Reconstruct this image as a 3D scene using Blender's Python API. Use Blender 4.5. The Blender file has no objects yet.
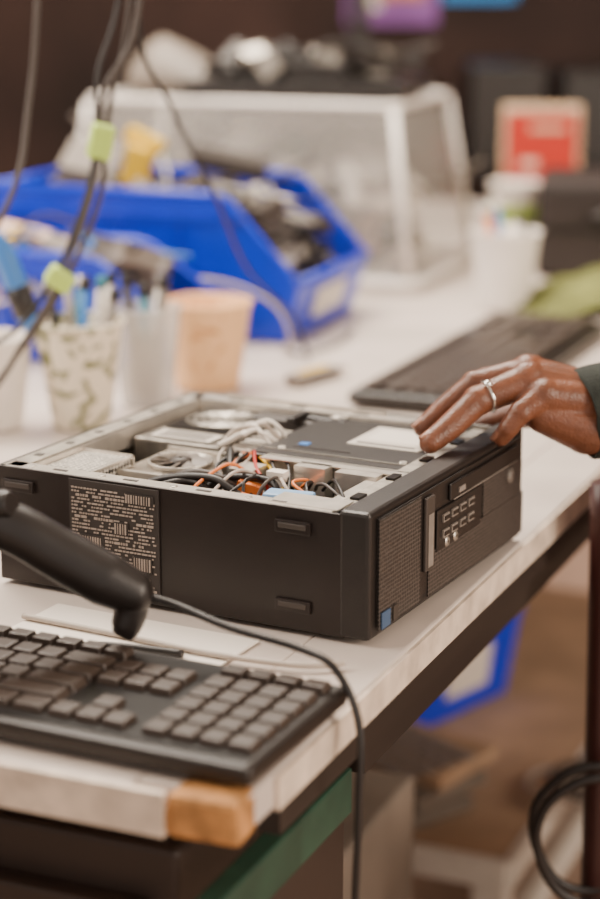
import bpy, bmesh, random
from math import *
from mathutils import Vector, Matrix, Euler
random.seed(7)
T=0.75
# ---------------------------------------------------------------- materials
MATS={}
def mat(name,col,rough=.5,metal=0,var=0,scale=20,bump=0,bscale=200,coat=0,sss=0,spec=.5):
    if name in MATS: return MATS[name]
    m=bpy.data.materials.new(name);m.use_nodes=True
    nt=m.node_tree;b=nt.nodes['Principled BSDF']
    b.inputs['Base Color'].default_value=(*col,1)
    b.inputs['Roughness'].default_value=rough
    b.inputs['Metallic'].default_value=metal
    b.inputs['Specular IOR Level'].default_value=spec
    if coat: b.inputs['Coat Weight'].default_value=coat
    if sss:
        b.inputs['Subsurface Weight'].default_value=sss
        b.inputs['Subsurface Radius'].default_value=(.01,.004,.002)
    tc=nt.nodes.new('ShaderNodeTexCoord')
    if var:
        n=nt.nodes.new('ShaderNodeTexNoise');n.inputs['Scale'].default_value=scale;n.inputs['Detail'].default_value=4
        r=nt.nodes.new('ShaderNodeValToRGB')
        r.color_ramp.elements[0].position=.3;r.color_ramp.elements[1].position=.7
        r.color_ramp.elements[0].color=(*[max(0,c*(1-var)) for c in col],1)
        r.color_ramp.elements[1].color=(*[min(1,c*(1+var)) for c in col],1)
        nt.links.new(tc.outputs['Object'],n.inputs['Vector']);nt.links.new(n.outputs['Fac'],r.inputs['Fac']);nt.links.new(r.outputs['Color'],b.inputs['Base Color'])
    if bump:
        n=nt.nodes.new('ShaderNodeTexNoise');n.inputs['Scale'].default_value=bscale
        bu=nt.nodes.new('ShaderNodeBump');bu.inputs['Strength'].default_value=bump;bu.inputs['Distance'].default_value=.002
        nt.links.new(tc.outputs['Object'],n.inputs['Vector']);nt.links.new(n.outputs['Fac'],bu.inputs['Height']);nt.links.new(bu.outputs['Normal'],b.inputs['Normal'])
    MATS[name]=m;return m
def mat_clear(name,col,trans=.5,rough=.25):
    m=bpy.data.materials.new(name);m.use_nodes=True;nt=m.node_tree
    b=nt.nodes['Principled BSDF'];b.inputs['Base Color'].default_value=(*col,1);b.inputs['Roughness'].default_value=rough
    t=nt.nodes.new('ShaderNodeBsdfTransparent');t.inputs['Color'].default_value=(.95,.95,.95,1)
    mx=nt.nodes.new('ShaderNodeMixShader');mx.inputs[0].default_value=trans
    nt.links.new(b.outputs[0],mx.inputs[1]);nt.links.new(t.outputs[0],mx.inputs[2]);nt.links.new(mx.outputs[0],nt.nodes['Material Output'].inputs['Surface'])
    MATS[name]=m;return m
def mat_pattern(name,base,pat,scale,lo,hi,kind='noise',rough=.5):
    m=bpy.data.materials.new(name);m.use_nodes=True;nt=m.node_tree
    b=nt.nodes['Principled BSDF'];b.inputs['Roughness'].default_value=rough
    tc=nt.nodes.new('ShaderNodeTexCoord')
    if kind=='noise':
        n=nt.nodes.new('ShaderNodeTexNoise');n.inputs['Detail'].default_value=1.5;n.inputs['Distortion'].default_value=2.0;out=n.outputs['Fac']
    else:
        n=nt.nodes.new('ShaderNodeTexVoronoi');n.inputs['Randomness'].default_value=.15;out=n.outputs['Distance']
    n.inputs['Scale'].default_value=scale
    r=nt.nodes.new('ShaderNodeValToRGB');e=r.color_ramp.elements
    e[0].position=lo;e[0].color=(*base,1);e[1].position=hi;e[1].color=(*pat,1)
    nt.links.new(tc.outputs['Object'],n.inputs['Vector']);nt.links.new(out,r.inputs['Fac']);nt.links.new(r.outputs['Color'],b.inputs['Base Color'])
    MATS[name]=m;return m

M_top=mat('laminate_top',(.62,.535,.475),.42,0,.16,6)
M_edge=mat('laminate_edge',(.68,.56,.45),.5,0,.25,40)
M_wood=mat('raw_wood',(.44,.205,.065),.8,0,.4,60,.5,300)
M_darkedge=mat('dark_edging',(.020,.013,.010),.5)
M_green=mat('green_rail',(.014,.050,.030),.5,0,.25,30)
M_blk=mat('black_plastic',(.014,.0108,.0095),.38,0,.15,60,.15,900)
M_blk2=mat('black_satin',(.007,.0055,.005),.28)
M_case=mat('case_black_steel',(.0155,.0100,.0085),.34,.1,.12,40,.12,1200)
M_int=mat('steel_interior',(.84,.78,.70),.30,.8,.12,60)
M_dull=mat('zinc_dull',(.48,.44,.385),.38,.75,.25,80)
M_dark_metal=mat('dark_zinc',(.20,.18,.155),.38,.65,.35,60)
M_grey=mat('grey_plastic',(.22,.19,.165),.5,0,.15,60)
M_dgrey=mat('dark_grey_plastic',(.050,.040,.034),.5)
M_pcb=mat('pcb',(.025,.06,.035),.5,0,.4,120)
M_white=mat('white_plastic',(.82,.75,.67),.5)
M_label=mat('label_paper',(.66,.60,.53),.6,0,.06,50)
M_labeld=mat('label_dark',(.030,.023,.020),.6)
M_print=mat('label_print',(.38,.31,.26),.6)
M_orange=mat('orange_wire',(.75,.19,.03),.5)
M_red=mat('red_paint',(.46,.020,.010),.5)
M_yel=mat('yellow_plastic',(.80,.50,.015),.5)
M_lblue=mat('light_blue_plastic',(.04,.19,.56),.4)
M_pblue=mat('pale_blue_connector',(.22,.40,.66),.45)
M_blue=mat('bin_blue',(.003,.030,.56),.33,0,.08,20)
M_foam=mat('foam_white',(.84,.77,.70),.7,0,.03,60)
M_cable=mat('cable_black',(.012,.009,.008),.45)
M_cableg=mat('cable_grey',(.060,.046,.038),.5)
M_cablew=mat('cable_white',(.48,.41,.35),.5)
M_tie=mat('lime_tie',(.48,.66,.12),.5)
M_key=mat('key_cap',(.055,.039,.031),.36)
M_kbody=mat('keyboard_body',(.016,.0115,.0095),.36)
M_skin=mat('skin',(.160,.056,.027),.38,0,.28,60,.35,500,sss=.07)
M_nail=mat('nail',(.31,.14,.085),.3)
M_silver=mat('silver_ring',(.85,.83,.8),.15,1)
M_sleeve=mat('sleeve_fabric',(.018,.023,.018),.9,0,.3,90,.6,700)
M_cloth=mat('green_cloth',(.15,.16,.042),.95,0,.35,20,.6,250)
M_card=mat('cardboard',(.42,.28,.18),.85,0,.2,10)
M_pink=mat('beige_pink',(.74,.52,.41),.7,0,.1,20)
M_cream=mat('cream_card',(.56,.40,.26),.7)
M_teal=mat('teal_plastic',(.03,.20,.26),.4)
M_maroon=mat('maroon_metal',(.045,.012,.010),.4)
M_tower=mat('beige_tower',(.20,.165,.135),.5,0,.2,10)
M_purple=mat('poster_purple',(.28,.10,.38),.6)
M_posto=mat('poster_orange',(.80,.26,.08),.6)
M_postb=mat('poster_blue',(.02,.26,.68),.6)
M_tote=mat_clear('tote_polypropylene',(.84,.78,.71),.78,.24)
M_clearcup=mat_clear('clear_cup_plastic',(.78,.74,.70),.62,.15)
M_papercup=mat_pattern('cream_cup_print',(.86,.52,.26),(.60,.26,.09),22,.56,.68)
M_floral=mat_pattern('floral_cup_print',(.78,.69,.54),(.16,.17,.06),38,.53,.58)
M_hex=mat_pattern('honeycomb',(.005,.004,.0035),(.085,.072,.064),330,.36,.50,'vor',.4)
M_hexm=mat_pattern('honeycomb_metal',(.01,.01,.01),(.70,.65,.57),230,.40,.48,'vor',.4)
JUNK=[M_dgrey,M_grey,M_blk,M_dull,M_label,M_blk2,M_cableg]

# ---------------------------------------------------------------- mesh builder
class B:
    def __init__(s): s.bm=bmesh.new();s.m=[]
    def mi(s,m):
        if m not in s.m: s.m.append(m)
        return s.m.index(m)
    def box(s,c,d,m,rot=(0,0,0),taper=1,bev=0):
        i=s.mi(m);M=Matrix.Translation(c)@Euler(rot).to_matrix().to_4x4()
        vs=[]
        for z in(-1,1):
            k=taper if z>0 else 1
            for x,y in((-1,-1),(1,-1),(1,1),(-1,1)):
                vs.append(s.bm.verts.new(M@Vector((x*d[0]/2*k,y*d[1]/2*k,z*d[2]/2))))
        fs=[]
        for f in((3,2,1,0),(4,5,6,7),(0,1,5,4),(1,2,6,5),(2,3,7,6),(3,0,4,7)):
            fc=s.bm.faces.new([vs[k] for k in f]);fc.material_index=i;fs.append(fc)
        if bev:
            es=list({e for f in fs for e in f.edges})
            r=bmesh.ops.bevel(s.bm,geom=es,offset=bev,segments=2,affect='EDGES',profile=.5)
            for f in r['faces']: f.material_index=i
        return s
    def rings(s,rings,m,closed=False,cap0=True,cap1=True,smooth=True):
        i=s.mi(m);R=[[s.bm.verts.new(p) for p in r] for r in rings];n=len(R[0])
        for a,b in zip(R[:-1],R[1:]):
            for k in range(n):
                f=s.bm.faces.new((a[k],a[(k+1)%n],b[(k+1)%n],b[k]));f.material_index=i;f.smooth=smooth
        if cap0:
            f=s.bm.faces.new(list(reversed(R[0])));f.material_index=i
        if cap1:
            f=s.bm.faces.new(R[-1]);f.material_index=i
        return s
    def lathe(s,prof,m,c=(0,0,0),n=40,cap0=False,cap1=False,M=None):
        M=M or Matrix.Identity(4);rs=[]
        for r,z in prof: rs.append([Vector(c)+(M@Vector((r*cos(2*pi*k/n),r*sin(2*pi*k/n),z))) for k in range(n)])
        return s.rings(rs,m,cap0=cap0,cap1=cap1)
    def cyl(s,a,b,r1,r2,m,n=16):
        return s.tube([a,b],[r1,r2],m,n,raw=True)
    def tube(s,pts,r,m,n=8,raw=False,sub=8):
        P=[Vector(p) for p in pts]
        if isinstance(r,(int,float)): R=[r]*len(P)
        else: R=list(r)
        if not raw and len(P)>2:
            Q=[];RR=[]
            for i in range(len(P)-1):
                p0=P[max(i-1,0)];p1=P[i];p2=P[i+1];p3=P[min(i+2,len(P)-1)]
                for k in range(sub):
                    t=k/sub
                    Q.append(.5*((2*p1)+(-p0+p2)*t+(2*p0-5*p1+4*p2-p3)*t*t+(-p0+3*p1-3*p2+p3)*t**3))
                    RR.append(R[i]*(1-t)+R[i+1]*t)
            Q.append(P[-1]);RR.append(R[-1]);P=Q;R=RR
        rs=[];up=None
        for i,p in enumerate(P):
            d=(P[min(i+1,len(P)-1)]-P[max(i-1,0)]).normalized()
            if up is None:
                up=d.orthogonal().normalized()
            else:
                up=(up-d*up.dot(d)).normalized()
            q=d.cross(up)
            rs.append([p+(up*cos(2*pi*k/n)+q*sin(2*pi*k/n))*R[i] for k in range(n)])
        return s.rings(rs,m)
    def capsule(s,a,b,r1,r2,m,n=14):
        a=Vector(a);b=Vector(b);d=(b-a);L=d.length;d.normalize();up=d.orthogonal().normalized();q=d.cross(up)
        prof=[]
        for k in range(1,6): t=-pi/2+k*pi/12; prof.append((r1*sin(t),r1*cos(t)))
        prof.append((0,r1));prof.append((L,r2))
        for k in range(1,6): t=k*pi/12; prof.append((L+r2*sin(t),r2*cos(t)))
        rs=[[a+d*h+(up*cos(2*pi*k/n)+q*sin(2*pi*k/n))*r for k in range(n)] for h,r in prof]
        return s.rings(rs,m)
    def ball(s,c,r,m,sc=(1,1,1)):
        n=16;rs=[]
        for j in range(1,12):
            t=-pi/2+j*pi/12
            rs.append([Vector(c)+Vector((r*sc[0]*cos(t)*cos(2*pi*k/n),r*sc[1]*cos(t)*sin(2*pi*k/n),r*sc[2]*sin(t))) for k in range(n)])
        return s.rings(rs,m)
    def pile(s,n,lo,hi,smin,smax,mats,slab=False):
        for _ in range(n):
            c=[random.uniform(lo[k],hi[k]) for k in range(3)]
            m=random.choice(mats);k=random.random()
            rot=(random.uniform(-.7,.7),random.uniform(-.7,.7),random.uniform(0,3.1))
            S=[random.uniform(smin,smax) for _ in range(3)]
            if k<.55: s.box(c,(S[0],S[1]*.7,S[2]*.4),m,rot)
            elif k<.8:
                d=Vector((random.uniform(-1,1),random.uniform(-1,1),random.uniform(-.3,.4))).normalized()*S[0]
                s.cyl(Vector(c)-d*.5,Vector(c)+d*.5,S[1]*.18,S[1]*.18,m,10)
            else:
                p=[Vector(c)+Vector((random.uniform(-1,1)*smax,random.uniform(-1,1)*smax,random.uniform(-.3,.5)*smax)) for _ in range(4)]
                s.tube(p,.0025,m,6,sub=6)
        return s
    def done(s,name,parent=None,loc=(0,0,0),rz=0,bevel=0,smooth=False,solid=0):
        me=bpy.data.meshes.new(name);
        bmesh.ops.recalc_face_normals(s.bm,faces=s.bm.faces)
        s.bm.to_mesh(me);s.bm.free()
        for m in s.m: me.materials.append(m)
        if smooth:
            for p in me.polygons: p.use_smooth=True
        o=bpy.data.objects.new(name,me);bpy.context.collection.objects.link(o)
        o.location=loc;o.rotation_euler=(0,0,rz)
        if parent: o.parent=parent
        if solid:
            q=o.modifiers.new('sol','SOLIDIFY');q.thickness=solid;q.offset=0
        if bevel:
            q=o.modifiers.new('bev','BEVEL');q.width=bevel;q.segments=2;q.limit_method='ANGLE'
        return o
def empty(name,loc=(0,0,0),rz=0):
    e=bpy.data.objects.new(name,None);e.location=loc;e.rotation_euler=(0,0,rz);e.empty_display_size=.05
    bpy.context.collection.objects.link(e);return e

# ---------------------------------------------------------------- room
def room():
    mf=mat('floor_concrete',(.40,.28,.21),.7,0,.35,4,.2,60)
    mw=mat('wall_dark_fabric',(.036,.018,.014),.9,0,.5,3,.5,120)
    mw2=mat('wall_paint_brown',(.16,.11,.09),.9,0,.1,2)
    mc=mat('ceiling_tile',(.6,.57,.53),.9)
    B().box((.5,2.3,-.05),(6,8,.1),mf).done('floor')
    B().box((.5,4.75,1.4),(6,.1,2.8),mw).done('wall_back')
    B().box((-1.75,2.3,1.4),(.1,5,2.8),mw2).done('wall_left')
    B().box((3.3,2.3,1.4),(.1,5,2.8),mw2).done('wall_right')
    B().box((.5,2.3,2.85),(6,5,.1),mc).done('ceiling')
    B().box((.5,4.69,.05),(5.0,.02,.1),M_darkedge).done('baseboard_back')
room()

# ---------------------------------------------------------------- work table (local: x=along near edge to the right, y=along right edge)
BT=radians(23.2)
tab=empty('work_table',(-.035,.99,T),-BT)
b=B();b.box((-.75-.035,1.38,-.0125),(1.43,2.76,.023),M_top)
b.box((-.035,1.385,-.0125),(.07,2.75,.023),M_top)
b.done('tabletop',tab,bevel=.002)
b=B()
b.box((-.76,-.003,-.013),(1.43,.006,.027),M_edge)
b.box((.0015,1.405,-.014),(.003,2.71,.022),M_edge)
b.done('edge_band',tab)
b=B();b.box((-.022,.012,-.0134),(.045,.030,.0272),M_wood,(0,0,.05));b.box((-.036,.004,-.018),(.03,.014,.016),M_wood,(0,.1,.02))
b.done('worn_wood_corner',tab,bevel=.004)
b=B();b.box((-.012,1.41,-.038),(.014,2.68,.026),M_darkedge);b.box((-.03,1.50,-.066),(.02,2.50,.042),M_darkedge);b.done('under_edge',tab)
b=B();b.box((-.030,.115,-.092),(.016,.235,.034),M_green);b.done('green_apron',tab,bevel=.002)
b=B()
for x,y in((-.09,2.6),(-1.4,.1),(-1.4,2.6),(-.75,2.6)): b.box((x,y,-.388),(.05,.05,.724),M_dgrey)
b.box((-.75,2.6,-.06),(1.3,.03,.06),M_dgrey)
b.done('legs',tab,bevel=.003)
def tp(s,w,z=0):
    return Vector((-.035,.99,T+z))+Vector((sin(BT),cos(BT),0))*s+Vector((-cos(BT),sin(BT),0))*w

cab=empty('drawer_cabinet',tp(.06,.07,-T),-BT)
mcab=mat('cabinet_dark',(.026,.015,.011),.5,0,.2,8)
b=B();b.box((-.4,.14,.34),(.8,.28,.68),mcab);b.done('carcass',cab,bevel=.004)
b=B()
for k in range(3): b.box((-.4,-.008,.13+.21*k),(.76,.016,.19),mcab);b.cyl((-.46,-.03,.17+.21*k),(-.34,-.03,.17+.21*k),.006,.006,M_dull)
for k in range(3):
    for xx in(-.46,-.34): b.cyl((xx,-.03,.17+.21*k),(xx,-.01,.17+.21*k),.004,.004,M_dull)
b.done('drawers',cab,bevel=.003)

# ---------------------------------------------------------------- desktop computer
AL=.481
pc=empty('desktop_computer',(.047,1.247,T+.003),-AL)
L,Wd,H=.312,.29,.090
b=B()
b.box((-L/2-.009,Wd/2,.001),(L-.018,Wd-.002,.002),M_case)
b.box((-L/2-.009,.001,H/2),(L-.018,.002,H),M_case)
b.box((-L/2-.009,Wd-.001,H/2),(L-.018,.002,H),M_case)
b.box((-L+.001,Wd/2,H/2),(.002,Wd-.003,H),M_case)
for x,z in((-.292,.076),(-.058,.076),(-.058,.018)):
    b.box((x,-.0012,z),(.028,.003,.009),M_case);b.box((x,-.003,z+.001),(.022,.0012,.004),M_dgrey)
for x in(-.02,-.15,-.29): b.cyl((x,.02,-.003),(x,.02,0),.006,.006,M_blk2);b.cyl((x,.27,-.003),(x,.27,0),.006,.006,M_blk2)
b.done('outer_shell',pc,bevel=.0008)
b=B()
b.box((-L/2-.012,.0095,H-.0010),(L-.036,.014,.0015),M_int)
b.box((-L/2-.012,.0170,H-.007),(L-.040,.001,.012),M_int)
b.box((-L/2-.012,.0035,H-.012),(L-.035,.001,.02),M_int)
b.box((-.055,.020,H-.0005),(.055,.026,.0015),M_int)
b.box((-L+.0035,Wd/2,H/2+.01),(.001,Wd-.008,H-.02),M_int)
b.box((-L+.011,Wd/2,H-.001),(.016,Wd-.01,.0015),M_dull)
b.box((-L+.020,Wd/2,H-.010),(.001,Wd-.03,.016),M_int)
b.box((-L/2-.04,Wd-.012,H-.001),(L-.10,.018,.0015),M_int)
b.box((-L/2-.04,Wd-.022,H-.009),(L-.10,.001,.014),M_int)
b.box((-L/2-.04,Wd-.006,H+.001),(L-.16,.003,.003),M_int)
b.box((-L/2-.01,Wd-.0035,H/2+.01),(L-.035,.001,H-.02),M_dull)
for k in range(6): b.box((-L+.011,.04+.042*k,H-.0002),(.006,.006,.001),M_dgrey)
for k in range(4): b.box((-.26+.062*k,.009,H-.0001),(.012,.003,.0008),M_dgrey)
for k in range(4): b.lathe([(.0005,.0006),(.0028,.0006),(.0028,0)],M_dull,(-.285+.062*k,.009,H-.0003),n=12)
for k in range(3): b.box((-.26+.06*k,Wd-.012,H-.0002),(.014,.004,.0008),M_dgrey)
b.box((-L/2,Wd/2,.003),(L-.03,Wd-.01,.001),M_dull)
b.done('chassis_liner',pc)
b=B()
b.box((-.011,Wd/2,.0465),(.024,Wd+.001,.093),M_blk,bev=.003)
b.done('front_bezel',pc)
b=B()
b.box((.0022,.145,.048),(.0016,.27,.078),M_blk)
b.box((.0032,.045,.046),(.0012,.070,.080),M_hex)
b.box((.0032,.190,.0225),(.0012,.19,.034),M_hex)
b.box((.0032,.240,.054),(.0012,.082,.028),M_hex)
b.box((.0045,.093,.055),(.003,.016,.056),M_dgrey,bev=.001)
b.box((.0060,.093,.050),(.001,.009,.040),M_grey)
b.box((.0045,.200,.0765),(.0025,.14,.013),M_blk,bev=.001)
b.box((.0060,.200,.0705),(.001,.13,.0008),M_grey)
b.box((.006,.150,.0755),(.0015,.012,.004),M_grey)
b.box((.0040,.150,.052),(.0015,.085,.032),M_blk,bev=.001)
for j in range(4): b.box((.0052,.122+.016*j,.060),(.002,.011,.006),M_grey);b.box((.0063,.122+.016*j,.060),(.001,.008,.003),M_blk2)
for j in range(4): b.box((.0052,.122+.016*j,.048),(.002,.011,.006),M_grey);b.box((.0063,.122+.016*j,.048),(.001,.008,.003),M_blk2)
for j in range(2): b.lathe([(.001,.001),(.003,.001),(.004,0)],M_dull,M=Matrix.Rotation(pi/2,4,'Y'),c=(.005,.126+.016*j,.040),n=16)
b.lathe([(.001,0),(.006,0),(.006,.002),(.001,.003)],M_grey,M=Matrix.Rotation(pi/2,4,'Y'),c=(.003,.255,.060),n=20)
M_dimb=mat('sticker_blue',(.05,.10,.19),.4)
b.box((.0045,.020,.012),(.001,.014,.012),M_dimb);b.box((.0045,.036,.012),(.001,.008,.011),M_dgrey)
b.done('bezel_details',pc)
b=B();b.box((-.207,-.0008,.048),(.078,.0012,.080),M_labeld)
random.seed(3)
for r in range(27):
    z=.0105+.00275*r;x=-.2435
    while x<-.171:
        w=random.choice((.0012,.0016,.0022,.003,.0048))
        if random.random()<.74 and x+w<-.1705: b.box((x+w/2,-.0017,z),(w,.0006,.0012 if r%6 else .0018),M_print)
        x+=w+.0009
for (x,z,sx,sz) in((-.184,.079,.024,.008),(-.226,.040,.022,.014),(-.182,.030,.016,.012),(-.20,.055,.012,.010)):
    b.box((x,-.0019,z),(sx,.0008,sz),M_labeld)
    for k in range(int(sx/.0022)): b.box((x-sx/2+.001+k*.0022,-.0025,z),(random.choice((.0006,.0012)),.0005,sz*.8),M_print)
b.done('regulatory_label',pc)
b=B();b.box((-.165,.145,.006),(.27,.27,.002),M_pcb)
random.seed(11)
b.pile(90,(-.29,.03,.012),(-.04,.13,.035),.008,.03,[M_dgrey,M_dark_metal,M_pcb,M_blk,M_white,M_grey])
for k in range(4): b.box((-.17+.010*k,.070,.022),(.005,.10,.030),M_pcb if k%2 else M_dgrey)
b.done('motherboard',pc)
b=B()
b.box((-.247,.215,.043),(.080,.124,.076),M_dark_metal,bev=.002)
b.box((-.247,.232,.0817),(.070,.075,.001),M_blk2)
b.lathe([(.031,0),(.0325,.0015),(.030,.0015),(.029,0)],M_dark_metal,(-.247,.232,.0820),n=32)
for r in(.010,.017,.024): b.lathe([(r,.001),(r+.0010,.002),(r+.0020,.001)],M_dull,(-.247,.232,.0817),n=28)
for k in range(4):
    a=k*pi/4;b.box((-.247,.232,.0833),(.058,.0014,.0014),M_dull,(0,0,a))
b.box((-.247,.171,.0823),(.056,.024,.0008),M_label)
for k in range(5): b.box((-.247,.163+.004*k,.0828),(.045,.0014,.0005),M_dgrey)
b.done('power_supply',pc)
b=B()
b.box((-.272,.056,.070),(.048,.060,.026),M_hexm)
b.box((-.272,.056,.0835),(.052,.064,.001),M_hexm)
for x in(-.298,-.246):
    for y in(.025,.087): b.box((x,y,.060),(.002,.002,.050),M_int)
for y in(.025,.087): b.box((-.272,y,.0845),(.054,.002,.002),M_int)
for x in(-.298,-.246): b.box((x,.056,.0845),(.002,.064,.002),M_int)
b.done('perforated_cage',pc)
b=B()
b.box((-.215,.108,.042),(.070,.080,.052),M_dgrey,bev=.003)
for k in range(20): b.box((-.248+.0034*k,.108,.0715),(.0012,.078,.010),M_int)
b.box((-.215,.1480,.076),(.072,.003,.005),M_int);b.box((-.215,.0680,.076),(.072,.003,.005),M_int)
b.lathe([(.024,0),(.026,.004),(.0245,.004),(.023,0)],M_dull,(-.215,.108,.0765),n=36)
b.lathe([(.009,0),(.009,.005),(.002,.006)],M_dgrey,(-.215,.108,.0765),n=24)
for k in range(9):
    a=k*2*pi/9;b.box((-.215+.016*cos(a),.108+.016*sin(a),.0790),(.014,.008,.001),M_grey,(.5,0,a))
b.box((-.188,.19,.062),(.026,.09,.036),M_dark_metal,bev=.002)
for k in range(8): b.box((-.188,.155+.010*k,.081),(.022,.004,.002),M_int if k%3 else M_white)
b.box((-.20,.262,.070),(.06,.03,.03),M_dgrey,bev=.002)
b.done('cpu_cooler',pc)
b=B()
b.box((-.098,.208,.072),(.145,.148,.028),M_blk,bev=.0015)
b.box((-.098,.208,.0865),(.140,.142,.001),M_blk)
b.box((-.080,.222,.0873),(.062,.062,.0008),M_label)
b.box((-.080,.226,.0878),(.046,.036,.0004),M_white)
b.box((-.080,.198,.0878),(.050,.004,.0004),M_dgrey)
b.box((-.083,.127,.078),(.13,.004,.022),M_int);b.box((-.083,.121,.0885),(.13,.012,.001),M_int)
b.box((-.100,.112,.076),(.026,.014,.026),M_int);b.box((-.060,.108,.078),(.034,.012,.022),M_int);b.box((-.045,.075,.084),(.012,.09,.004),M_int)
b.box((-.150,.10,.074),(.020,.024,.022),M_dull)
b.box((-.032,.15,.087),(.014,.26,.002),M_dull)
for k in range(4): b.box((-.032,.05+.06*k,.0888),(.007,.014,.002),M_blk2)
b.box((-.17,.265,.084),(.05,.018,.008),M_blk,bev=.002);b.box((-.185,.25,.088),(.008,.03,.006),M_blk,bev=.001)
b.box((-.155,.262,.089),(.008,.008,.001),M_white)
b.box((-.14,.175,.0873),(.008,.008,.0006),M_lblue)
for p in((-.15,.155),(-.045,.155),(-.15,.27),(-.045,.27)): b.cyl((p[0],p[1],.086),(p[0],p[1],.0885),.003,.003,M_int,12)
b.box((-.12,.165,.0873),(.05,.001,.0006),M_dgrey);b.box((-.098,.150,.0873),(.13,.001,.001),M_dull)
b.done('drive_cage',pc)
b=B();b.box((-.086,.046,.081),(.036,.018,.010),M_pblue,(0,0,.15),bev=.002);b.box((-.115,.040,.074),(.018,.018,.010),M_orange,(0,.3,.4))
b.box((-.135,.075,.074),(.018,.010,.012),M_orange,(0,.2,.1));b.box((-.12,.092,.080),(.014,.01,.014),M_white);b.box((-.06,.05,.07),(.03,.014,.014),M_dgrey)
b.done('connectors',pc)
b=B();random.seed(5)
def arc(p0,p1,h,r,m,j=.008):
    p0=Vector(p0);p1=Vector(p1)
    pts=[p0]+[p0.lerp(p1,t)+Vector((random.uniform(-j,j),random.uniform(-j,j),h*4*t*(1-t)+random.uniform(-j,j)*.4)) for t in(.25,.5,.75)]+[p1]
    b.tube(pts,r,m,8)
arc((-.245,.045,.055),(-.09,.060,.05),.030,.0032,M_cable);arc((-.24,.05,.05),(-.11,.10,.045),.036,.0032,M_cableg)
arc((-.20,.155,.07),(-.12,.035,.04),.030,.0030,M_cable);arc((-.235,.035,.05),(-.14,.06,.05),.032,.0030,M_cable)
arc((-.18,.06,.06),(-.08,.09,.05),.028,.0028,M_cable);arc((-.19,.05,.05),(-.07,.035,.05),.024,.0026,M_cableg)
for k in range(9): arc((-.195+.004*k,.155,.078),(-.155+.010*k,.05,.05),.020,.0014,[M_cablew,M_cable,M_orange,M_cable,M_cablew,M_red,M_yel,M_cable,M_cable][k])
for k in range(5): arc((-.205,.150+.006*k,.084),(-.165,.165+.006*k,.085),.012,.0018,[M_white,M_cablew][k%2])
for k in range(10): arc((-.14+.006*k,.10,.074),(-.18+.018*k,.030,.055),.022,.0013,[M_orange,M_cablew,M_cable,M_cable,M_cableg,M_cablew,M_orange,M_cable,M_cableg,M_cable][k])
b.done('wiring',pc)

# ---------------------------------------------------------------- keyboards
def keyboard(name,loc,rz,tilt=.03,sc=1):
    e=empty(name,loc,rz);e.rotation_euler=(tilt,0,rz);e.scale=(sc,sc,sc)
    b=B();b.box((0,-.001,.0075),(.445,.140,.013),M_kbody,bev=.004);b.box((0,.0,.0142),(.430,.124,.001),M_blk2)
    b.done('body',e)
    b=B();p=.019
    rows=[(.052,[1]*15,.0),(.030,[1]*13+[2],0),(.011,[1.5]+[1]*12+[1.5],0),(-.008,[1.8]+[1]*11+[2.2],0),(-.027,[2.3]+[1]*10+[2.7],0),(-.046,[1.3,1.3,1.3,6,1.3,1.3,1.2,1.3],0)]
    def key(x,y,w,d): b.box((x,y,.0168),(w*p-.0020,d,.0054),M_key,taper=.86)
    for y,ws,_ in rows:
        x=-.212
        for w in ws:
            key(x+w*p*.5,y,w,p-.0020 if y<.05 else .013);x+=w*p
    for y in(.030,.011,-.027,-.046):
        for k in range(3):
            if y==-.027 and k!=1: continue
            key(.084+k*p,y,1,p-.0020)
    for y in(.052,.030,.011,-.008,-.027,-.046):
        for k in range(4): key(.150+k*p,y,1,p-.0020 if y<.05 else .013)
    b.done('keys',e,bevel=.0008)
    b=B()
    for x in(-.19,.19): b.box((x,.06,.0015),(.02,.008,.004),M_kbody);b.box((x,-.062,.0015),(.02,.008,.004),M_kbody)
    b.done('feet',e)
    return e
a=radians(25.5)
rt=Vector((.031,1.128,0));X=Vector((cos(a),-sin(a),0));Y=Vector((sin(a),cos(a),0))
c=rt-X*.2225-Y*.068
keyboard('computer_keyboard',(c.x,c.y,T+.003),-a,.012)
a2=radians(67)
X=Vector((cos(a2),sin(a2),0));Y=Vector((sin(a2),-cos(a2),0))
c=Vector((.046,1.985,0))+X*.2225*1.14+Y*.0725*1.14
keyboard('computer_keyboard',(c.x,c.y,T+.002),a2,0,1.14)

# ---------------------------------------------------------------- barcode scanner
sc=empty('barcode_scanner',(0,0,0))
b=B()
Z=lambda x,y,z:(x,y,z+T)
b.tube([Z(-.262,1.20,.120),Z(-.222,1.192,.112),Z(-.189,1.19,.104),Z(-.157,1.19,.085),Z(-.128,1.19,.068),Z(-.106,1.19,.057),Z(-.098,1.19,.054)],[.022,.021,.017,.0175,.018,.014,.006],M_blk,20)
b.tube([Z(-.120,1.19,.066),Z(-.112,1.19,.050),Z(-.115,1.188,.036),Z(-.118,1.187,.030)],[.015,.012,.010,.007],M_blk,16)
b.tube([Z(-.20,1.19,.098),Z(-.196,1.185,.118),Z(-.186,1.18,.122)],[.010,.012,.008],M_blk,14)
b.box(Z(-.285,1.205,.120),(.07,.06,.045),M_blk,(0,.1,0),bev=.010)
b.box(Z(-.322,1.205,.123),(.006,.05,.032),M_blk2,(0,.1,0),bev=.002)
b.done('scanner_gun',sc)
b=B();b.lathe([(.001,.004),(.048,.004),(.048,.010),(.010,.018),(.006,.03)],M_blk,Z(-.292,1.33,-.003),cap0=True)
b.tube([Z(-.292,1.33,.02),Z(-.292,1.32,.06),Z(-.288,1.27,.09),Z(-.286,1.22,.098)],.006,M_blk,10)
b.done('stand',sc)
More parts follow.
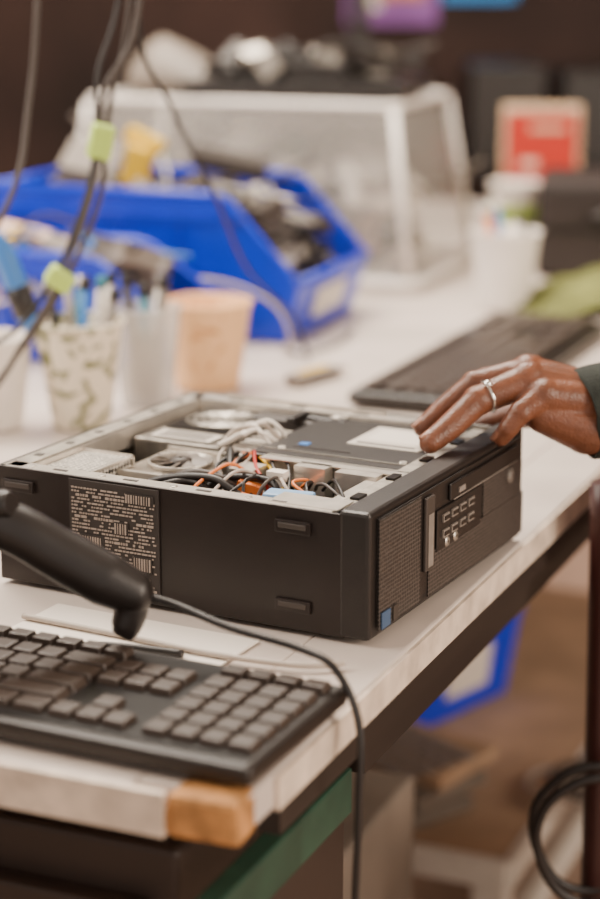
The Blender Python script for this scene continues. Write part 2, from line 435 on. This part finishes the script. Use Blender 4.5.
b=B();b.tube([Z(-.100,1.19,.056),Z(-.080,1.183,.052),Z(-.045,1.16,.045),Z(0,1.140,.038),Z(.022,1.125,.030),Z(.037,1.113,-.002),Z(.037,1.105,-.06),Z(.034,1.105,-.2),Z(.036,1.10,-.45),Z(.02,1.12,-.70),Z(.06,1.2,-.745)],.0026,M_cable,8)
b.done('cord',sc)
b=B();b.tube([Z(-.21,1.272,.004),Z(-.17,1.240,.004),Z(-.13,1.238,.004),Z(-.08,1.222,.004)],.0028,M_cable,8)
b.done('loose_cable',)
b=B();b.tube([Z(-.20,1.30,.004),Z(-.13,1.262,.004),Z(-.06,1.222,.004),Z(.0,1.200,.004),Z(.03,1.205,.004)],.0022,M_cablew,8)
b.done('white_cable')
b=B();b.box(Z(-.12,1.265,.0008),(.17,.07,.0012),M_white,(0,0,-.48));b.done('paper_sheet')

# ---------------------------------------------------------------- cups
def cup(name,loc,r0,r1,h,m,rim=.0022,floor=True,th=.0012):
    e=empty(name,loc);b=B()
    b.lathe([(.001,.004),(r0-.001,.004),(r0,0),(r0,.002),(r1,h)],m)
    b.lathe([(r1+.0002,h-rim),(r1+rim,h-rim*.5),(r1+rim,h+rim*.5),(r1,h+rim),(r1-th,h),(r0-th,.006),(.001,.006)],m)
    b.done('cup_wall',e);return e
cup('paper_cup',(-.104,2.095,T),.036,.0495,.095,M_papercup)
pcup=cup('pen_cup',(-.225,1.905,T),.030,.045,.108,M_floral)
cc=cup('clear_cup',(-.165,2.005,T),.028,.038,.105,M_clearcup)
cup('paper_cup',(-.315,1.90,T),.030,.042,.092,M_foam)
sf=cup('foam_cup',(.282,2.60,T),.034,.048,.105,M_foam)
cb=cup('plastic_cup',(.335,2.97,T),.032,.040,.130,M_foam)
b=B();b.lathe([(.0345,.03),(.0395,.10)],M_tie,n=40);b.done('label_band',cb)
def pen(b,p,q,r,m,m2):
    p=Vector(p);q=Vector(q);d=(q-p).normalized()
    b.cyl(p,q,r,r,m,10);b.cyl(q,q+d*.012,r*1.25,r*1.1,m2,10);b.cyl(p-d*.008,p,.001,r,m2,8)
b=B()
for dx,dy,ex,ey,h,m,m2 in((-.01,0,-.03,.01,.135,M_blk,M_dull),(.01,.01,.022,.015,.140,M_white,M_teal),(0,-.01,.01,-.02,.145,M_lblue,M_blk),(.012,-.005,.036,0,.130,M_grey,M_blk),(-.015,.01,.0,.03,.138,M_teal,M_white),(0,.012,.03,.03,.142,M_white,M_blk2)):
    pen(b,(dx,dy,.018),(ex,ey,h),.0045,m,m2)
b.box((-.010,.018,.10),(.004,.022,.09),M_dull,(.1,-.1,.4))
b.done('pens',pcup)
b=B()
p=Vector((-.020,-.005,.02));q=Vector((-.045,-.012,.100))
b.cyl(p,q,.003,.003,M_dull);d=(q-p).normalized()
b.tube([q,q+d*.01,q+d*.03,q+d*.08,q+d*.105],[.007,.010,.0125,.0115,.005],M_lblue,12)
b.tube([q+d*.018,q+d*.050],[.0130,.0130],M_blk,12,raw=True)
b.done('screwdriver',pcup)
b=B()
for ex,ey,h,m,m2 in((-.02,0,.13,M_dgrey,M_blk),(.015,.01,.125,M_white,M_grey),(0,-.015,.12,M_teal,M_blk),(.02,-.01,.128,M_grey,M_blk)):
    pen(b,(ex*.4,ey*.4,.016),(ex,ey,h),.005,m,m2)
b.box((.0,.0,.045),(.03,.03,.07),M_grey,(0,.1,.3))
b.done('pens',cc)
b=B()
for ex,ey,h,m,m2 in((-.025,0,.13,M_orange,M_white),(-.01,.01,.135,M_lblue,M_white),(.015,.0,.12,M_white,M_blk),(.028,-.01,.115,M_dgrey,M_blk)):
    pen(b,(ex*.4,ey*.4,.016),(ex,ey,h),.005,m,m2)
b.done('pens',sf)

# ---------------------------------------------------------------- bins
def bin_(name,loc,rz,Lb,Wb,Hb,low=.45,cut=.25,mp=JUNK,n=60,extra=None,label=True,fill=.8):
    e=empty(name,loc,rz);b=B();i=b.mi(M_blue);bm=b.bm
    def V(x,y,z): return bm.verts.new((x,y,z))
    def side(y):
        q=.006 if y<Wb/2 else -.006
        return [V(0.01,y+q,0),V(Lb-.02,y+q,0),V(Lb,y,Hb*low),V(Lb-.012,y,Hb*low+.01),V(Lb*(1-cut),y,Hb*.96),V(Lb*(1-cut)-.02,y,Hb),V(0,y,Hb)]
    s0=side(0);s1=side(Wb)
    bm.faces.new(s0);bm.faces.new(list(reversed(s1)))
    bm.faces.new((s0[0],s0[1],s1[1],s1[0]));bm.faces.new((s0[0],s0[6],s1[6],s1[0]));bm.faces.new((s0[1],s0[2],s1[2],s1[1]))
    o=b.done('shell',e,solid=.004,bevel=.0015)
    b=B()
    for y,q in((0,-1),(Wb,1)):
        b.tube([(0,y,Hb),(Lb*(1-cut)-.02,y,Hb),(Lb*(1-cut),y,Hb*.96),(Lb-.012,y,Hb*low+.01),(Lb,y,Hb*low)],.005,M_blue,8,raw=True)
        b.box((Lb*.38,y+q*.004,Hb*.84),(Lb*.72,.010,.006),M_blue);b.box((Lb*.42,y+q*.002,Hb*.45),(.006,.005,Hb*.7),M_blue)
        b.box((Lb*.62,y+q*.002,Hb*.45),(.005,.005,Hb*.7),M_blue)
    b.tube([(0,0,Hb),(0,Wb,Hb)],.006,M_blue,8,raw=True);b.tube([(Lb,0,Hb*low),(Lb,Wb,Hb*low)],.006,M_blue,8,raw=True)
    if label:
        ang=atan2(.02,Hb*low)
        b.box((Lb-.006,Wb*.5,Hb*low*.5),(.003,Wb*.42,Hb*low*.50),M_label,(0,ang,0));
    b.done('rim_and_label',e)
    b=B();b.box((Lb*.45,Wb/2,Hb*.3),(Lb*.8,Wb*.9,Hb*.55),M_dgrey,bev=.01)
    b.pile(n,(.03,.025,Hb*.5),(Lb*(1-cut*.7),Wb-.025,Hb*fill),.02,.075,mp)
    b.pile(n//3,(Lb*.7,.02,Hb*.3),(Lb*.92,Wb-.02,Hb*.5),.02,.05,mp)
    if extra: extra(b)
    b.done('electronic_parts',e)
    return e
random.seed(21)
rz=-radians(20)
def ex2(b):
    b.box((.16,.10,.205),(.035,.03,.055),M_yel,(.2,.3,.2),bev=.004);b.box((.17,.10,.235),(.05,.02,.018),M_yel,(0,.4,0))
    b.box((.25,.20,.20),(.10,.06,.02),M_dgrey,(.1,.2,.3));b.box((.05,.18,.19),(.07,.1,.03),M_grey,(.3,.2,.3))
def org(corner,Lb,rz): return (corner[0]-Lb*cos(rz),corner[1]-Lb*sin(rz),T+.002)
bin_('storage_bin',org((-.002,2.325),.42,rz),rz,.42,.27,.18,.42,.22,JUNK,80,ex2,fill=.98)
def ex1(b):
    b.box((.10,.07,.135),(.06,.045,.02),M_yel,(.2,.1,.2));b.box((.13,.10,.125),(.09,.05,.03),M_pink,(.1,.25,.5));b.box((.28,.08,.10),(.07,.09,.04),M_grey,(.1,.3,.2))
bin_('storage_bin',org((-.150,2.16),.36,rz),rz,.36,.15,.128,.45,.25,JUNK+[M_pink,M_lblue],60,ex1,label=False,fill=.95)

# ---------------------------------------------------------------- tote
def rrect(w,d,r,z,n=6):
    P=[]
    for cx,cy,a0 in((w/2-r,d/2-r,0),(-w/2+r,d/2-r,pi/2),(-w/2+r,-d/2+r,pi),(w/2-r,-d/2+r,1.5*pi)):
        for k in range(n+1):
            a=a0+k*pi/2/n;P.append(Vector((cx+r*cos(a),cy+r*sin(a),z)))
    return P
rz=-radians(20);w,d,h=.58,.37,.262
cr=Vector((.165,2.70));Xv=Vector((cos(rz),sin(rz)));Yv=Vector((-sin(rz),cos(rz)))
ct=cr-Xv*w/2+Yv*d/2
to=empty('storage_tote',(ct.x,ct.y,T+.004),rz)
b=B()
b.rings([rrect(w,d,.03,.0),rrect(w,d,.03,.018),rrect(w-.02,d-.02,.03,.020),rrect(w-.028,d-.028,.03,.05),rrect(w-.075,d-.065,.035,h-.02),rrect(w-.09,d-.08,.03,h)],M_tote,cap0=False)
b.done('tub',to,smooth=False)
b=B()
M_rim=mat('tote_rim',(.84,.78,.72),.4)
for z,ww,dd in((.009,w+.004,d+.004),):
    r=rrect(ww,dd,.032,z);b.tube([*r,r[0]],.008,M_rim,8,raw=True)
r=rrect(w-.088,d-.078,.03,h-.003);b.tube([*r,r[0]],.006,M_rim,8,raw=True)
for sx in(-1,1):
    for sy in(-1,1): b.tube([(sx*(w/2-.006-.008),sy*(d/2-.014),.02),(sx*(w/2-.048),sy*(d/2-.042),h-.008)],.007,M_rim,8,raw=True)
b.done('rim_and_ribs',to)
b=B();random.seed(9);b.pile(120,(-.22,-.13,.03),(.21,.13,.19),.04,.11,[M_label,M_pink,M_grey,M_dull,M_dgrey,M_pcb,M_dgrey,M_grey,M_tower,M_tower]);b.done('contents',to)
st=empty('electronics_pile',(ct.x,ct.y,T+h+.008),rz)
b=B();b.box((.07,-.02,.012),(.34,.23,.022),M_blk,(0,0,.1),bev=.003);b.box((.05,0,.036),(.24,.18,.022),M_blk,(0,0,-.15),bev=.002);b.box((.17,.0,.034),(.05,.06,.012),M_dull,(0,0,.3))
b.pile(34,(-.08,-.10,.035),(.21,.10,.058),.02,.07,[M_blk,M_dgrey,M_blk,M_dark_metal,M_blk2,M_dgrey,M_dull])
b.box((.08,-.125,.012),(.27,.006,.014),M_dull,(0,0,.1))
b.done('parts',st)
b=B()
rs=[]
for k in range(14):
    t=k/13;x=-.215+.15*t;hh=.085*max(0,1-t**2.2)**.6*(.55+.45*min(1,t*5))+.008;ww=.065
    rs.append([(x,ww*cos(q*pi/8),max(.0,hh*sin(q*pi/8)*(1-.35*t))) for q in range(9)]+[(x,-ww*.5,0),(x,ww*.5,0)])
b.rings(rs,M_tower);b.done('wedge_cover',st)

# ---------------------------------------------------------------- items at back right
cx_=empty('snack_box',(.415,3.30,T),-.1)
b=B();b.box((0,0,.113),(.135,.06,.226),M_cream,bev=.002);b.done('carton',cx_)
b=B();b.box((0,-.0312,.150),(.118,.001,.130),M_red);b.box((.01,-.032,.190),(.06,.001,.010),M_cream);b.box((-.02,-.032,.13),(.03,.001,.014),M_pink);b.done('print',cx_)
b=B();b.box((.0,0,.11),(.10,.06,.22),M_cream,bev=.002);b.box((0,-.031,.12),(.07,.001,.1),M_posto);b.done('carton',empty('snack_box',(.575,3.22,T),-.1))
lp=empty('equipment_case',(.515,2.93,T),-.15)
md=mat('case_dark_brown',(.020,.012,.010),.6,0,.2,10)
b=B();b.box((0,0,.074),(.29,.22,.146),md,bev=.012);b.done('body',lp)
b=B();b.tube([(-.06,-.113,.09),(-.05,-.13,.1),(.05,-.13,.1),(.06,-.113,.09)],.006,M_blk,8);b.box((0,-.111,.075),(.28,.004,.006),M_blk2);b.done('handle',lp)
def cloth():
    b=B();i=b.mi(M_cloth);n=34;g=[]
    random.seed(4);ph=[random.uniform(0,6) for _ in range(8)]
    for j in range(n):
        row=[]
        for k in range(n):
            x=(k/(n-1)-.5)*2;y=(j/(n-1)-.5)*2;r=min(1,sqrt(x*x+y*y)/1.15)
            z=.052*(1-r*r)*(1+.4*sin(4*x+ph[0])*cos(3*y+ph[1]))+.012*sin(9*x+4*y+ph[2])*(1-r*.7)+.010*sin(13*y-7*x+ph[3])*(1-r*.7)+.004
            row.append(b.bm.verts.new((x*.17+.012*sin(5*y+ph[4]),y*.12+.012*sin(4*x+ph[5]),max(z,.002))))
        g.append(row)
    for j in range(n-1):
        for k in range(n-1):
            f=b.bm.faces.new((g[j][k],g[j][k+1],g[j+1][k+1],g[j+1][k]));f.smooth=True
    return b.done('green_cloth',None,(.480,2.590,T+.001),-.35)
cloth()
us=empty('usb_flash_drive',(.022,2.125,T+.001),radians(52))
b=B();b.box((-.012,0,.006),(.078,.024,.012),M_grey,bev=.003);b.box((.037,0,.006),(.018,.014,.006),M_int,bev=.0005);b.box((-.012,0,.0128),(.05,.010,.0008),M_yel);b.done('stick',us)
b=B();b.tube([Z(-.02,2.29,.004),Z(.0,2.25,.004),Z(.02,2.27,.004),Z(.05,2.33,.004),Z(.07,2.42,.004)],.0022,M_cable,8);b.done('loose_cable')
# hanging cables
hc=empty('hanging_cables')
b=B()
b.tube([Z(-.12,1.95,1.39),Z(-.14,1.90,.8),Z(-.150,1.85,.44),Z(-.185,1.83,.345),Z(-.189,1.816,.297),Z(-.199,1.80,.244),Z(-.227,1.784,.171),Z(-.26,1.77,.116),Z(-.30,1.75,.06),Z(-.38,1.72,.01)],.0029,M_cableg,10)
b.tube([Z(-.13,1.95,1.39),Z(-.135,1.90,.8),Z(-.160,1.855,.44),Z(-.178,1.835,.345),Z(-.184,1.822,.297),Z(-.190,1.806,.244),Z(-.221,1.79,.171),Z(-.265,1.78,.105),Z(-.33,1.76,.03),Z(-.40,1.76,.01)],.0026,M_cableg,10)
b.tube([Z(-.10,1.95,1.39),Z(-.13,1.90,.7),Z(-.170,1.86,.44),Z(-.192,1.835,.36),Z(-.194,1.82,.297),Z(-.205,1.80,.240),Z(-.235,1.784,.171),Z(-.275,1.77,.12),Z(-.35,1.70,.09)],.0022,M_cable,10)
b.tube([Z(-.20,1.95,1.39),Z(-.23,1.90,.8),Z(-.248,1.85,.44),Z(-.258,1.83,.33),Z(-.272,1.80,.25),Z(-.33,1.78,.15)],.0030,M_cableg,10)
b.tube([Z(-.10,1.98,1.39),Z(-.12,1.95,.8),Z(-.158,1.90,.43),Z(-.13,1.95,.32),Z(-.09,2.03,.22),Z(-.06,2.12,.13),Z(-.01,2.2,.06),Z(.01,2.23,.004)],.0026,M_cable,8)
b.tube([Z(-.02,2.27,.004),Z(-.012,2.24,.03),Z(-.03,2.24,.065),Z(-.075,2.25,.088),Z(-.12,2.26,.095)],.0022,M_cablew,8)
b.done('cables',hc)
b=B()
b.box(Z(-.189,1.818,.297),(.022,.020,.034),M_tie,(.1,.2,.3),bev=.004);b.box(Z(-.228,1.786,.171),(.026,.020,.020),M_tie,(.1,.6,.3),bev=.004)
b.done('velcro_ties',hc)
b=B();b.box((0,1.95,2.17),(3.3,.05,.05),M_dgrey);b.cyl((-1.2,1.95,2.17),(-1.2,1.95,2.8),.012,.012,M_dgrey);b.cyl((1.2,1.95,2.17),(1.2,1.95,2.8),.012,.012,M_dgrey);b.done('cable_rail')

# ---------------------------------------------------------------- posters on back wall, dark rack
def poster(loc,w,h,mats):
    e=empty('poster',loc);b=B();b.box((0,0,0),(w,.004,h),mats[0]);b.box((w*.1,-.003,-h*.18),(w*.5,.002,h*.3),mats[1]);b.box((-w*.25,-.003,-h*.3),(w*.25,.002,h*.2),M_white);b.done('sheet',e)
poster((.22,4.698,T+.50),.22,.36,[M_purple,M_posto]);poster((.43,4.698,T+.555),.18,.36,[M_postb,M_postb])
sh=empty('storage_rack',(.55,4.3,0))
b=B()
for x in(-.42,1.1):
    for y in(-.18,.18): b.box((x,y,.95),(.03,.03,1.9),M_blk)
for z in(.3,.78,1.85): b.box((.34,0,z),(1.55,.4,.02),M_blk)
b.done('frame',sh)
b=B()
random.seed(31)
for k in range(7):
    x=-.3+.2*k;hh=random.uniform(.10,.24);b.box((x,0,.79+hh/2),(.16,.3,hh),random.choice([md,M_blk,M_maroon,md]),bev=.005)
b.done('stored_boxes',sh)

# ---------------------------------------------------------------- under table
def under():
    ps=empty('low_platform',tp(1.55,.45,-T),-BT)
    b=B();b.box((0,0,.19),(.60,1.0,.02),M_card);b.box((.30,0,.185),(.014,1.0,.035),M_label);b.box((0,-.50,.185),(.6,.014,.035),M_label)
    for x in(-.27,.27):
        for y in(-.46,.46): b.box((x,y,.09),(.04,.04,.18),M_label)
    b.box((.28,0,.06),(.02,.95,.03),M_label)
    b.done('board_and_frame',ps,bevel=.002)
    random.seed(17)
    bin_('storage_bin',(-.06,2.57,.205),-radians(42),.30,.22,.26,.5,.28,[M_dgrey,M_cream,M_grey,M_tower,M_dgrey],60,None,True,1.0)
    e=empty('keyboard_stack',tp(1.20,.42,-T+.201),-BT-.5)
    b=B()
    for k in range(3):
        b.box((0,.01*k,.010+.022*k),(.36,.13,.018),[M_tower,M_tower,M_card][k],(0,0,.12*k),bev=.003)
        for r in range(4):
            for q in range(12): b.box((-.16+.029*q,-.045+.03*r+.01*k,.021+.022*k),(.022,.022,.004),M_grey if k==2 else M_tower)
    b.done('old_keyboards',e)
    e=empty('cable_pile',tp(1.25,.10,-T+.20),0)
    b=B();random.seed(40)
    for k in range(9):
        c=Vector((random.uniform(-.04,.04),random.uniform(-.05,.05),.008+.004*k));R=random.uniform(.03,.07)
        b.tube([c+Vector((R*cos(t*.8),R*.8*sin(t*.8),.004*sin(t*3))) for t in range(9)],.004,random.choice([M_cable,M_cableg,M_cablew]),6,sub=5)
    b.done('cables',e)
    ct_=empty('computer_tower',tp(.62,.27,-T),-BT)
    b=B();b.box((0,0,.205),(.18,.38,.40),M_tower,bev=.005);b.done('case',ct_)
    b=B();b.box((0,-.194,.35),(.15,.01,.04),M_label);b.box((0,-.194,.29),(.15,.01,.04),M_label)
    for k in range(8): b.box((0,-.194,.08+.014*k),(.12,.008,.005),M_dgrey)
    b.box((0,0,.002),(.17,.34,.004),M_dgrey);b.done('front_panel',ct_)
    for (x,y,sx,sy,sz,m,r) in((.60,3.40,.40,.30,.44,M_pink,.2),(1.00,3.6,.36,.34,.36,M_pink,-.3),(.12,3.75,.32,.32,.30,M_card,.1)):
        e=empty('cardboard_box',(x,y,0),r);b=B();b.box((0,0,sz/2),(sx,sy,sz),m)
        b.box((0,-sy*.5-.03,sz-.01),(sx,.08,.004),m,(.6,0,0));b.box((0,0,sz+.001),(sx*.1,sy,.001),M_cream);b.done('carton',e)
    e=empty('scrap_parts_pile',(.96,2.75,0));b=B();random.seed(13)
    b.pile(130,(-.20,-.35,.02),(.25,.30,.20),.05,.16,[M_pink,M_cream,M_grey,M_dgrey,M_label,M_card,M_blk,M_maroon]);b.done('parts',e)
under()
ch=empty('metal_chair',(.268,1.57,0),-BT)
b=B()
for y in(0,.40): b.tube([(0,y,0),(0,y,.46),(-.005,y,.78)],.014,M_maroon,12,sub=6)
for y in(0,.40): b.cyl((.38,y,0),(.38,y,.45),.012,.012,M_maroon,12)
b.cyl((0,0,.2),(.38,0,.2),.008,.008,M_maroon);b.cyl((0,.4,.2),(.38,.4,.2),.008,.008,M_maroon);b.cyl((0,0,.2),(0,.4,.2),.008,.008,M_maroon)
b.box((.19,.2,.455),(.40,.42,.03),M_maroon,bev=.008);b.box((0,.2,.72),(.02,.40,.12),M_maroon,bev=.006)
b.done('frame',ch)
b=B();R=.055
pts=[(.262+R*cos(t)*(1+.05*sin(3*t))-.268,1.515+.004*t-1.57,T-.285+R*1.15*sin(t)) for t in [k*.5 for k in range(0,26)]]
b.tube(pts,.0045,M_cable,8,sub=3);o=b.done('coiled_cable',ch);o.rotation_euler=(0,0,BT)

# ---------------------------------------------------------------- hand and arm
hd=empty('person_arm')
b=B()
def Zt(p): return (p[0],p[1],p[2]+T)
def chain(pts,rs):
    for i in range(len(pts)-1): b.capsule(Zt(pts[i]),Zt(pts[i+1]),rs[i],rs[i+1],M_skin)
W=(.262,1.460,.118)
F={'index':[(.186,1.490,.143),(.150,1.496,.136),(.128,1.499,.119),(.112,1.499,.1050)],
   'middle':[(.180,1.471,.147),(.138,1.470,.138),(.113,1.464,.119),(.097,1.459,.1050)],
   'ring':[(.178,1.451,.145),(.138,1.438,.132),(.115,1.424,.114),(.100,1.414,.1045)],
   'little':[(.189,1.436,.136),(.170,1.427,.125),(.161,1.425,.113),(.156,1.428,.1050)]}
RS={'index':[.0128,.0100,.0090,.0076],'middle':[.0132,.0104,.0092,.0078],'ring':[.0138,.0114,.0104,.0090],'little':[.0118,.0090,.0080,.0070]}
for k,p in F.items():
    chain(p,RS[k])
    b.ball(Zt(p[1]),RS[k][1]*1.08,M_skin);b.ball(Zt((p[0][0],p[0][1],p[0][2]+.001)),RS[k][0]*1.08,M_skin)
    m=((p[0][0]*.45+W[0]*.55),(p[0][1]*.5+W[1]*.5),(p[0][2]*.5+W[2]*.5+.002))
    chain([p[0],m,W],[RS[k][0]*1.05,.016,.021])
chain([(.19,1.440,.120),(.225,1.445,.108),W],[.015,.021,.024])
chain([(.19,1.478,.126),(.23,1.480,.112),W],[.014,.019,.023])
chain([(.19,1.460,.122),(.225,1.462,.108)],[.014,.020])
chain([W,(.232,1.495,.110),(.200,1.518,.104),(.172,1.530,.098),(.152,1.536,.090)],[.020,.019,.0132,.0112,.0090])
chain([W,(.30,1.467,.122),(.36,1.475,.133)],[.025,.027,.030])
o=b.done('hand',hd)
q=o.modifiers.new('rm','REMESH');q.mode='VOXEL';q.voxel_size=.0014;q.use_smooth_shade=True
q=o.modifiers.new('sm','SMOOTH');q.factor=.5;q.iterations=7
b=B()
for k,p in F.items():
    tip=Vector(Zt(p[3]));dip=Vector(Zt(p[2]));d=(tip-dip).normalized();u=Vector((0,1,0)).cross(d);u=-u if u.z<0 else u
    u.normalize();sd=d.cross(u).normalized()
    r=RS[k][3]
    c=tip+u*r*.74-d*.001
    rs=[]
    for s,wd in((-.006,.0044),(-.003,.0052),(.002,.0054),(.0055,.0042),(.007,.0018)):
        rs.append([c+d*s+sd*wd*x+u*(r*.30*(1-x*x)) for x in(-1,-.5,0,.5,1)]+[c+d*s+sd*wd*x+u*(r*.30*(1-x*x)-.001) for x in(1,.5,0,-.5,-1)])
    b.rings(rs,M_nail)
b.done('fingernails',hd)
b=B();p0=Vector(Zt(F['ring'][0]));p1=Vector(Zt(F['ring'][1]));d=(p1-p0).normalized();c=p0.lerp(p1,.80)
u=d.orthogonal().normalized();v=d.cross(u)
pts=[c+(u*cos(t)+v*sin(t))*.0120 for t in [k*2*pi/28 for k in range(29)]]
b.tube(pts,.0016,M_silver,8,raw=True);b.ball(c+Vector((-.001,-.006,.0110)),.0035,M_silver)
b.done('finger_ring',hd)
b=B();rs=[];n=36
axis=[(.222,1.458,.117,.034),(.226,1.459,.118,.037),(.245,1.460,.119,.036),(.28,1.466,.122,.0395),(.34,1.475,.130,.042),(.42,1.49,.145,.046),(.50,1.50,.16,.050),(.58,1.51,.185,.056),(.64,1.515,.24,.060),(.67,1.515,.33,.062),(.69,1.51,.44,.066),(.70,1.51,.54,.070)]
P=[Vector(Zt(a[:3])) for a in axis];random.seed(2)
up=Vector((0,1,0))
for i,p in enumerate(P):
    d=(P[min(i+1,len(P)-1)]-P[max(0,i-1)]).normalized();u=(up-d*up.dot(d)).normalized();v=d.cross(u)
    rs.append([p+(u*cos(2*pi*k/n)+v*sin(2*pi*k/n))*axis[i][3]*(1+.035*sin(3*2*pi*k/n+i*1.7)+.03*sin(5*2*pi*k/n-i*2.3)) for k in range(n)])
b.rings(rs,M_sleeve,cap0=False);
o=b.done('sleeve',hd,solid=.003);q=o.modifiers.new('ss','SUBSURF');q.levels=2;q.render_levels=2

# ---------------------------------------------------------------- lights
def area(name,loc,target,size,power,col):
    l=bpy.data.lights.new(name,'AREA');l.shape='RECTANGLE';l.size=size[0];l.size_y=size[1];l.energy=power;l.color=col
    o=bpy.data.objects.new(name,l);o.location=loc;o.rotation_euler=(Vector(target)-Vector(loc)).to_track_quat('-Z','Y').to_euler();bpy.context.collection.objects.link(o)
area('ceiling_light',(-.3,2.6,2.7),(0,2.0,.75),(1.6,1.2),185,(1,.88,.75))
area('left_soft_light',(-1.55,1.6,1.9),(0,1.6,.8),(1.2,1.2),62,(1,.91,.80))  # soft area lamp added on the left; the wall has no window
area('right_fill',(2.4,.3,1.6),(.4,2.2,.2),(1.4,1.4),85,(1,.84,.69))  # added fill lamp brightening the space under the table; no door stands here
w=bpy.data.worlds.new('World');bpy.context.scene.world=w;w.use_nodes=True
w.node_tree.nodes['Background'].inputs[0].default_value=(1,.86,.75,1);w.node_tree.nodes['Background'].inputs[1].default_value=1.0

# ---------------------------------------------------------------- camera
cd=bpy.data.cameras.new('camera');cam=bpy.data.objects.new('camera',cd);bpy.context.collection.objects.link(cam)
cam.location=(0,0,T+.46);cam.rotation_euler=(pi/2-.25,0,0)
cd.sensor_fit='VERTICAL';cd.sensor_height=36;cd.lens=1900/899*36
cd.dof.use_dof=True;cd.dof.focus_distance=1.38;cd.dof.aperture_fstop=2.8
bpy.context.scene.camera=cam
